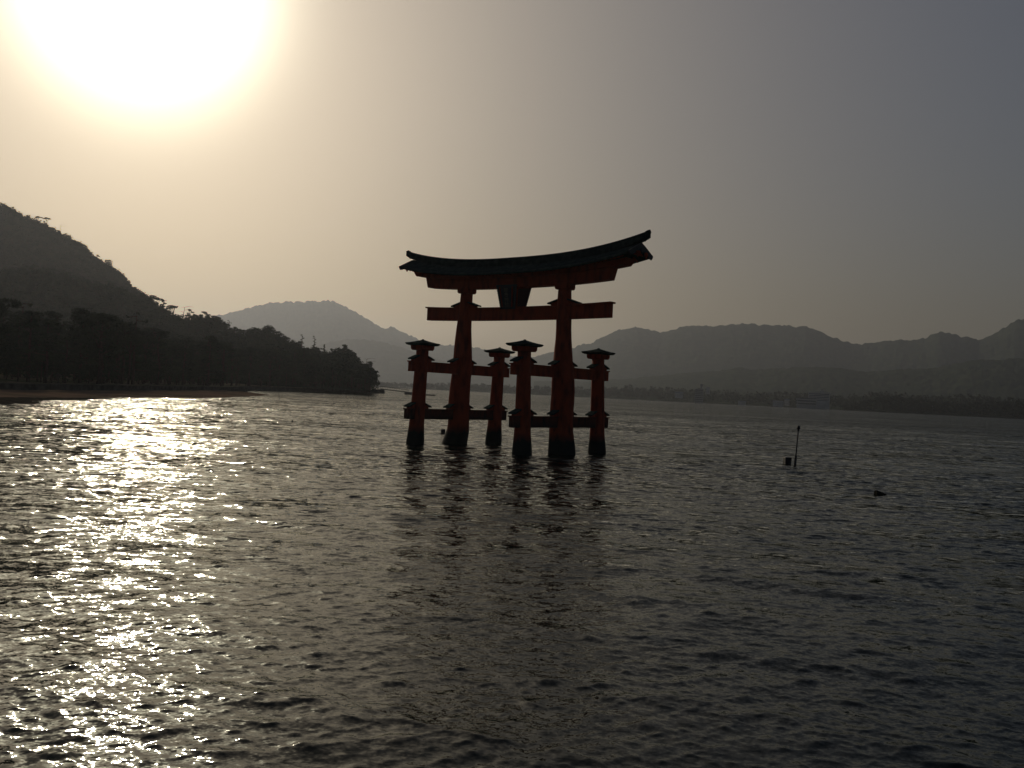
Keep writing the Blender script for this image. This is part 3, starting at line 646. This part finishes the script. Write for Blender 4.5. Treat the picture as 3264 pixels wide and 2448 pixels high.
# rafters and soffit boards under each eave, gable boards at each end, pendants
for sy in (-1, 1):
    mb = MB()
    for i in range(60):
        x = -10.5+21*i/59; c = cur(x, CE)
        y0, y1 = (sy*.67, sy*1.30); 
        a = [(x-.07, min(y0,y1), 0), (x+.07, min(y0,y1), 0), (x+.07, max(y0,y1), 0), (x-.07, max(y0,y1), 0)]
        zf = lambda y: 13.86 - (abs(y)-.67)*.36 + c
        mb.hexa([(p[0],p[1],zf(p[1])-.13) for p in a], [(p[0],p[1],zf(p[1])-.02) for p in a])
    mb.build("rafters", M_RED, roof)
for sx in (-1, 1):
    x0 = sx*11.35; c = cur(x0, CE)
    for sy in (-1, 1):                             # bargeboards
        mb = MB(); pr = [(0,14.50,.50),(.40,14.34,.48),(.80,14.14,.46),(1.20,13.94,.42),(1.42,13.83,.36),(1.57,13.77,.10)]; secs = []
        for y, z, dp in pr: secs.append([(x0+sx*.158,sy*y,z+c+.01),(x0+sx*.158,sy*y,z+c-dp),(x0+sx*.26,sy*y,z+c-dp),(x0+sx*.26,sy*y,z+c+.01)])
        mb.sweep(secs); mb.build("bargeboard", M_BLACK, roof)
    mb = MB(); mb.hexa([(x0-.04,-.62,13.62+c),(x0+.04,-.62,13.62+c),(x0+.04,.62,13.62+c),(x0-.04,.62,13.62+c)], [(x0-.04,-.1,14.10+c),(x0+.04,-.1,14.10+c),(x0+.04,.1,14.10+c),(x0-.04,.1,14.10+c)])
    mb.build("gable_panel", M_RED, roof)
    for y in (-.55, 0, .55):                      # carved pendants hanging under the gable
        zt = 14.16+c if y == 0 else 13.90+c
        mb = MB(); p = [(0,zt),(-.17,zt-.05),(-.2,zt-.22),(-.11,zt-.33),(0,zt-.47),(.11,zt-.33),(.2,zt-.22),(.17,zt-.05)]
        f = [(x0+sx*.27, y+a, b) for a, b in p]; g = [(x0+sx*.34, y+a, b) for a, b in p]
        mb.sweep([f, g]); mb.build("gable_pendant", M_BLACK if y == 0 else M_RED, roof)
# ridge beam, flaring at both ends, with end caps
mb = MB(); secs = []
for i in range(81):
    x = -12.10+24.2*i/80; c = cur(x, CE+.04); w = .30; q = (abs(x)/12.1)**10
    secs.append([(x-math.copysign(.42*q, x),-w,14.44+c),(x,-w-.03,14.66+c),(x,-w-.02,14.96+c),(x,-.16,15.07+c),(x,.16,15.07+c),(x,w+.02,14.96+c),(x,w+.03,14.66+c),(x-math.copysign(.42*q, x),w,14.44+c)])
mb.sweep(secs); rd = mb.build("ridge", M_ROOF, roof)
mb = MB()
for z0, z1, w in ((14.62,14.68,.37),(14.90,14.97,.36)):
    secs = []
    for i in range(81):
        x = -11.95+23.9*i/80; c = cur(x, CE+.04); secs.append([(x,-w,z0+c),(x,-w,z1+c),(x,w,z1+c),(x,w,z0+c)])
    mb.sweep(secs)
mb.build("ridge_moulding", M_ROOF, rd)
for sx in (-1, 1):                                 # carved end boards closing the flared ridge
    x = sx*12.05; c = cur(x, CE+.04); mb = MB()
    p = [(-.22,14.42),(-.31,14.62),(-.27,14.72),(-.35,14.88),(-.33,15.04),(-.16,15.14),(0,15.20),(.16,15.14),(.33,15.04),(.35,14.88),(.27,14.72),(.31,14.62),(.22,14.42)]
    sl = lambda b: -sx*(15.05-b)*.60
    mb.sweep([[(x+sl(b), a, b+c) for a, b in p], [(x+sl(b)+sx*.09, a, b+c) for a, b in p]]); mb.build("ridge_end_board", M_ROOF, rd)
# central strut and the two name plaques
mb = MB(); mb.box(-.28,.28,-.2,.2,11.15,12.655); mb.build("central_strut", M_RED, gate, bevel=.02)
def glyph_strokes(kind):                           # brush strokes of the four large characters, unit square, (x0,y0,x1,y1,width)
    G_ = {
     'itsu': [(.1,.92,.3,.86,.07),(.45,.96,.5,.86,.07),(.8,.95,.68,.86,.07),(.08,.78,.92,.78,.06),(.12,.78,.1,.1,.06),(.2,.6,.55,.6,.05),(.24,.6,.24,.15,.05),(.5,.6,.5,.1,.05),(.24,.46,.5,.46,.04),(.24,.32,.5,.32,.04),(.18,.15,.58,.19,.05),(.7,.7,.6,.5,.05),(.62,.55,.92,.55,.05),(.85,.55,.58,.08,.06),(.66,.45,.95,.08,.06)],
     'shima': [(.5,.98,.42,.9,.06),(.25,.9,.78,.9,.05),(.25,.9,.25,.5,.05),(.78,.9,.78,.68,.05),(.25,.79,.78,.79,.04),(.25,.68,.78,.68,.04),(.2,.56,.92,.56,.05),(.25,.48,.85,.48,.05),(.85,.48,.8,.08,.06),(.5,.4,.5,.16,.05),(.25,.36,.25,.14,.05),(.25,.14,.7,.14,.05),(.7,.36,.7,.14,.05)],
     'jin': [(.2,.95,.28,.85,.06),(.08,.78,.42,.78,.06),(.42,.78,.1,.42,.05),(.27,.6,.27,.05,.06),(.32,.55,.42,.44,.05),(.52,.8,.92,.8,.05),(.52,.8,.52,.35,.05),(.92,.8,.92,.35,.05),(.52,.58,.92,.58,.05),(.52,.35,.92,.35,.05),(.72,.98,.72,.02,.06)],
     'sha': [(.2,.95,.28,.85,.06),(.08,.78,.42,.78,.06),(.42,.78,.1,.42,.05),(.27,.6,.27,.05,.06),(.32,.55,.42,.44,.05),(.55,.62,.92,.62,.06),(.73,.9,.73,.1,.06),(.48,.1,.98,.1,.07)]}
    return G_[kind]
for sy in (-1, 1):
    tilt = .16
    def Q(u, z, o):                                # u across, z height, o out of the face
        zz = z-11.85; return (u*(-sy), sy*(.72+o+zz*tilt), z)
    e_ = MB()                                      # scalloped frame, wider at the top
    left = []
    for k in range(27):
        z = 10.93+1.88*k/26; hw = .70+.30*k/26 + .045*abs(math.sin(k*1.2)); left.append((hw, z))
    prof = [(-a, b) for a, b in left] + [(a, b) for a, b in reversed(left)]
    f = [Q(a, b, 0) for a, b in prof]; g = [Q(a, b, .10) for a, b in prof]
    e_.sweep([f, g] if sy < 0 else [f, g]); pl = e_.build("name_plaque", M_BLACK, gate)
    inner = MB(); inner.hexa([Q(-.46,11.12,.105),Q(.46,11.12,.105),Q(.46,11.12,.14),Q(-.46,11.12,.14)], [Q(-.62,12.62,.105),Q(.62,12.62,.105),Q(.62,12.62,.14),Q(-.62,12.62,.14)])
    inner.build("plaque_panel", M_BLACK, pl)
    for s in (-1, 1):
        rails = MB(); rails.hexa([Q(s*.47,11.1,.10),Q(s*.47+.05,11.1,.10),Q(s*.47+.05,11.1,.2),Q(s*.47,11.1,.2)], [Q(s*.64,12.64,.10),Q(s*.64+.05,12.64,.10),Q(s*.64+.05,12.64,.2),Q(s*.64,12.64,.2)])
        rails.build("plaque_rail", M_RED, pl)
    tx = MB(); size = .34
    for i, kch in enumerate(['itsu', 'shima', 'jin', 'sha']):
        zb = 12.56-size-(size+.025)*i
        for (x0, y0, x1, y1, w_) in glyph_strokes(kch):
            ax, ay, bx, by = -.24+x0*.48, zb+y0*size, -.24+x1*.48, zb+y1*size; w = w_*.48*.5
            d = Vector((bx-ax, by-ay)); L = max(d.length, 1e-4); n = Vector((-d.y, d.x))/L*w; d = d/L*w*.5
            c4 = [(ax-d.x+n.x, ay-d.y+n.y), (bx+d.x+n.x, by+d.y+n.y), (bx+d.x-n.x, by+d.y-n.y), (ax-d.x-n.x, ay-d.y-n.y)]
            tx.hexa([Q(-a if sy > 0 else a, b, .142) for a, b in c4], [Q(-a if sy > 0 else a, b, .158) for a, b in c4])
    tx.build("plaque_characters", M_GOLD, pl)
# ------------------------------------------------------------ markers on the water
p = at(2509, 1479, 71.0)
def box_marker(px, py, d, s, label):
    p = at(px, py, d); e = empty("marker_box", (p.x, p.y, 0), .12)
    mb = MB(); mb.frus(0, 0, -.06, s-.05, s*.47, s*.47, s*.5, s*.5); mb.build("housing", M_DARK, e, bevel=.02)
    mb = MB(); mb.frus(0, 0, s-.048, s, s*.54, s*.54, s*.50, s*.50); mb.build("lid", M_DARK, e, bevel=.01)
    mb = MB(); mb.tube([(0,0,-1.4),(0,0,-.062)], [.06,.06], 8); mb.build("post", M_METAL, e)
    tag(e, label, "marker", "dark boxes on posts just above the water"); return e
box_marker(2509, 1474, 71.0, .50, "larger square black box beside the leaning marker pole")
box_marker(1412, 1379, 92.5, .42, "small square black box just left of the gate's left main pillar")
box_marker(932, 1343, 102, .17, "tiny dark box far out on the open water left of the gate")
pb, pt = at(2534, 1484, 69.3), at(2546, 1356, 69.3)
e = empty("marker_pole", (pb.x, pb.y, 0)); L = Vector((pt.x-pb.x, 0, pt.z))
mb = MB(); mb.tube([L*-.4, L*.0, L*.25, L*.26, L*.90], [.10,.10,.085,.055,.045], 10); mb.build("pole", M_METAL, e, smooth=True)
mb = MB(); mb.tube([L*.89, L*.905, L*.93, L*.96, L*.985, L*1.0], [.05,.10,.13,.12,.09,.02], 12); mb.build("lamp_head", M_DARK, e, smooth=True)
mb = MB(); mb.tube([L*.872, L*.888], [.085,.085], 10); mb.build("collar", M_METAL, e)
tag(e, "thin dark leaning pole with a rounded head rising from the water", "marker pole")
p = at(2803, 1576, 49.2)
prof = [(-.24,-.12,.18,.22),(-.12,-.14,.20,.20),(.04,-.14,.18,.15),(.18,-.12,.14,.10),(.30,-.08,.09,.05),(.40,-.04,.04,.01)]
mb = MB(); secs = []
for x, zb, w, zt in prof: secs.append([(x,-w,zb),(x,w,zb),(x+.01,w*.8,zt*.75),(x+.02,w*.1,zt),(x+.01,-w*.8,zt*.8)])
mb.sweep(secs); o = mb.build("driftwood_stump", M_MUD, None, bevel=.02, loc=(p.x, p.y, 0.0)); o.rotation_euler = (0, 0, .15)
tag(o, "black wedge-shaped lump of driftwood floating at the right", "driftwood")
# ------------------------------------------------------------ landing stage by the headland
e = empty("landing_pier", (-75, 520, 0)); tag(e, "dark stone pier block with railings at the headland tip", "pier")
mb = MB(); mb.box(-4.5,3.0,-4,6,-2,1.75); mb.box(-3.0,2.6,-3.4,5.4,1.753,2.15); mb.build("pier_block", M_STONE, e, bevel=.08)
for x in (-3.8,-2.2,-.6,1.0,2.5):
    mb = MB(); mb.tube([(x,-3.7,1.7),(x,-3.7,2.9)], [.06,.06], 6); mb.build("rail_post", M_METAL, e)
mb = MB(); mb.tube([(-4,-3.7,2.9),(2.6,-3.7,2.9)], [.05,.05], 6); mb.build("handrail", M_METAL, e)
e = empty("gangway", (0, 528, 0)); tag(e, "dark sloping footbridge with handrails from the pier to the pontoon", "footbridge")
a, b = at(1213, 1238.5, 528), at(1310, 1250, 528); a = Vector((a.x, 0, a.z)); b = Vector((b.x, 0, b.z))
mb = MB(); mb.hexa([(a.x,-.9,a.z-.5),(b.x,-.9,b.z-.5),(b.x,.9,b.z-.5),(a.x,.9,a.z-.5)], [(a.x,-.9,a.z),(b.x,-.9,b.z),(b.x,.9,b.z),(a.x,.9,a.z)]); mb.build("deck", M_METAL, e)
for y in (-.85, .85):
    mb = MB(); mb.tube([a+Vector((0,y,1.25)), b+Vector((-1.5,y,1.25))], [.12,.12], 6)
    for k in range(13):
        q = a+(b-a)*(k/12*.92); mb.tube([q+Vector((0,y,-.05)), q+Vector((0,y,1.25))], [.05,.05], 5)
    mb.build("handrail", M_METAL, e)
e = empty("pontoon", (0, 534, 0)); tag(e, "long low dark floating pontoon beyond the footbridge", "pontoon")
c, d = at(1288, 1255, 534), at(1390, 1258, 534)
mb = MB(); mb.hexa([(c.x+1,-2,-.4),(d.x-1.4,-2,-.4),(d.x-1.4,2,-.4),(c.x+1,2,-.4)], [(c.x,-2.3,.75),(d.x,-2.3,.55),(d.x,2.3,.55),(c.x,2.3,.75)]); mb.build("hull", M_METAL, e, bevel=.05)
mb = MB(); mb.box(c.x+.5, c.x+5.5, -1.6, 1.6, .76, 1.45); mb.build("gangway_ramp", M_METAL, e)
m_ = at(1299, 1224, 534); mb = MB(); mb.tube([(m_.x,0,.7),(m_.x,0,m_.z)], [.09,.05], 6); mb.build("mast", M_METAL, e)
for k in range(5):
    x = c.x+7+k*2.6; mb = MB(); mb.tube([(x,-1.9,.6),(x,-1.9,.95)], [.16,.16], 8); mb.build("bollard", M_METAL, e)
def house(px, py, d, w, dep, h, rh, label, rz=None, group=None, wall=None):
    p = at(px, py, d); rz = -math.atan2(p.x, p.y) - .03 if rz is None else rz; e = empty("house", (p.x, p.y, p.z), rz); w2, d2 = w/2, dep/2
    mb = MB(); mb.box(-w2,w2,-d2,d2,-3,h); mb.build("wall", wall or M_PALE, e)
    mb = MB(); o = .5
    mb.sweep([[(-w2-o,-d2-o,h-.15),(-w2-o,-d2-o,h+.1),(-w2-o,0,h+rh),(-w2-o,d2+o,h+.1),(-w2-o,d2+o,h-.15),(-w2-o,0,h+rh-.3)], [(w2+o,-d2-o,h-.15),(w2+o,-d2-o,h+.1),(w2+o,0,h+rh),(w2+o,d2+o,h+.1),(w2+o,d2+o,h-.15),(w2+o,0,h+rh-.3)]])
    mb.build("roof", M_TILE, e)
    n = max(2, int(w/3))
    for k in range(n):
        x = -w2+w*(k+.5)/n
        for z0 in ([h*.35] if h < 4.5 else [h*.15, h*.6]):
            mb = MB(); mb.box(x-.55,x+.55,-d2-.04,-d2+.02,z0,z0+1.1); mb.build("window", M_GLASS, e)
    tag(e, label, "house", group); return e
house(1022, 1234, 520, 5.0, 5, 1.6, .9, "small low pale hut under the trees left of the headland tip", .1, "huts under the headland trees")
house(1110, 1233, 540, 5.6, 5, 2.2, .7, "wider low pale hut under the trees near the headland tip", -.1, "huts under the headland trees")
# stone lantern behind the sea wall
p = Vector((-94.5, 193, 1.4)); e = empty("stone_lantern", p); tag(e, "pale stone lantern behind the longest sea wall", "lantern")
mb = MB(); mb.frus(0,0,-.2,.25,.5,.5,.42,.42); mb.build("plinth", M_STONE, e)
mb = MB(); mb.tube([(0,0,.24),(0,0,1.2)], [.17,.14], 10); mb.build("shaft", M_STONE, e)
mb = MB(); mb.frus(0,0,1.2,1.38,.2,.2,.36,.36); 
for sx in (-1,1):
    for sy in (-1,1): mb.box(sx*.24-.05,sx*.24+.05,sy*.24-.05,sy*.24+.05,1.38,1.78)
mb.build("fire_box", M_STONE, e)
mb = MB(); mb.frus(0,0,1.78,1.9,.55,.55,.5,.5); mb.frus(0,0,1.903,2.2,.5,.5,.12,.12); mb.tube([(0,0,2.2),(0,0,2.3),(0,0,2.42)], [.08,.12,.02], 8); mb.build("roof", M_STONE, e)
# ------------------------------------------------------------ far buildings on the mainland shore
p = at(2590, 1298, 1815)
e = empty("hotel", (p.x, 1815, 0), -.34); tag(e, "pale stepped multi-storey hotel on the far shore", "hotel")
mb = MB(); mb.box(-9,31,4,22,0,32); mb.build("tower_block", M_PALE, e)
mb = MB(); mb.box(12,20,8,16,32.01,36.5); mb.build("roof_house", M_CONC, e)
mb = MB(); mb.box(-10,32,3.2,23,32.003,32.9); mb.build("parapet", M_CONC, e)
for k in range(5):
    mb = MB(); mb.box(-8,30,3.9,4.02,16.0+k*3.1,17.6+k*3.1); mb.build("window_band", M_GLASS, e)
mb = MB(); mb.box(-29,7,-12,3.9,0,18); mb.build("terrace_block", M_CONC, e)
for k in range(3):
    z = 5.6+k*5.4; mb = MB(); mb.box(-31,7.5,-14,-12.003,z,z+1.9); mb.build("balcony", M_PALE, e)
    mb = MB(); mb.box(-28,6,-12.06,-11.98,z+2.1,z+4.6); mb.build("window_band", M_GLASS, e)
p = at(2228, 1285, 1880)
e = empty("tower_building", (p.x, 1880, 0), -.22); tag(e, "grey tower block with a narrow turret on the far shore", "building")
mb = MB(); mb.box(-9,8,-6,6,0,29); mb.build("block", M_TILE, e)
mb = MB(); mb.tube([(3,0,29),(3,0,34),(3,0,35),(3,0,39),(3,0,40)], [2.2,2.2,3.4,3.4,1.0], 12); mb.build("turret", M_TILE, e)
for k in range(7):
    mb = MB(); mb.box(-8,7,-6.08,-5.98,3+k*3.7,4.6+k*3.7); mb.build("window_band", M_GLASS, e)
far = [(2164,1264,1870,16,9,7,3,"pale house low on the far shore, left of the tower block"),
       (2256,1252,1900,8,8,9,3,"narrow pale house just right of the tower block"),
       (2365,1290,1835,14,8,5,2.5,"low shed at the water's edge midway to the hotel"),
       (2480,1291,1830,20,9,6,2.5,"long pale boathouse left of the hotel"),
       (2508,1289,1842,9,8,8,3,"small pale house touching the boathouse's right end"),
       (2975,1307,1740,10,8,5,3,"small house at the foot of the nearer dark point")]
for px_, py_, d_, w_, dp_, h_, rh_, lb_ in far: house(px_, py_, d_, w_, dp_, h_, rh_, lb_, group="houses on the far shore")
# ------------------------------------------------------------ haze
HX0, HX1, HY0, HY1, HZ = -5200, 8200, -900, 9700, HTOP
m = bpy.data.materials.new("haze_air"); m.use_nodes = True; t = m.node_tree; t.nodes.clear()
o_ = t.nodes.new("ShaderNodeOutputMaterial"); v_ = t.nodes.new("ShaderNodeVolumePrincipled")
v_.inputs["Color"].default_value = (*HCOL, 1); v_.inputs["Density"].default_value = HDENS; v_.inputs["Anisotropy"].default_value = HANI
t.links.new(v_.outputs[0], o_.inputs["Volume"])
mb = MB(); mb.box(HX0,HX1,HY0,HY1,-3.5,HZ); tag(mb.build("haze", m), "thin pale sea haze", kind="stuff")
S.cycles.max_bounces = 6; S.cycles.volume_bounces = 0; S.cycles.transparent_max_bounces = 8
S.cycles.use_denoising = DENOISE
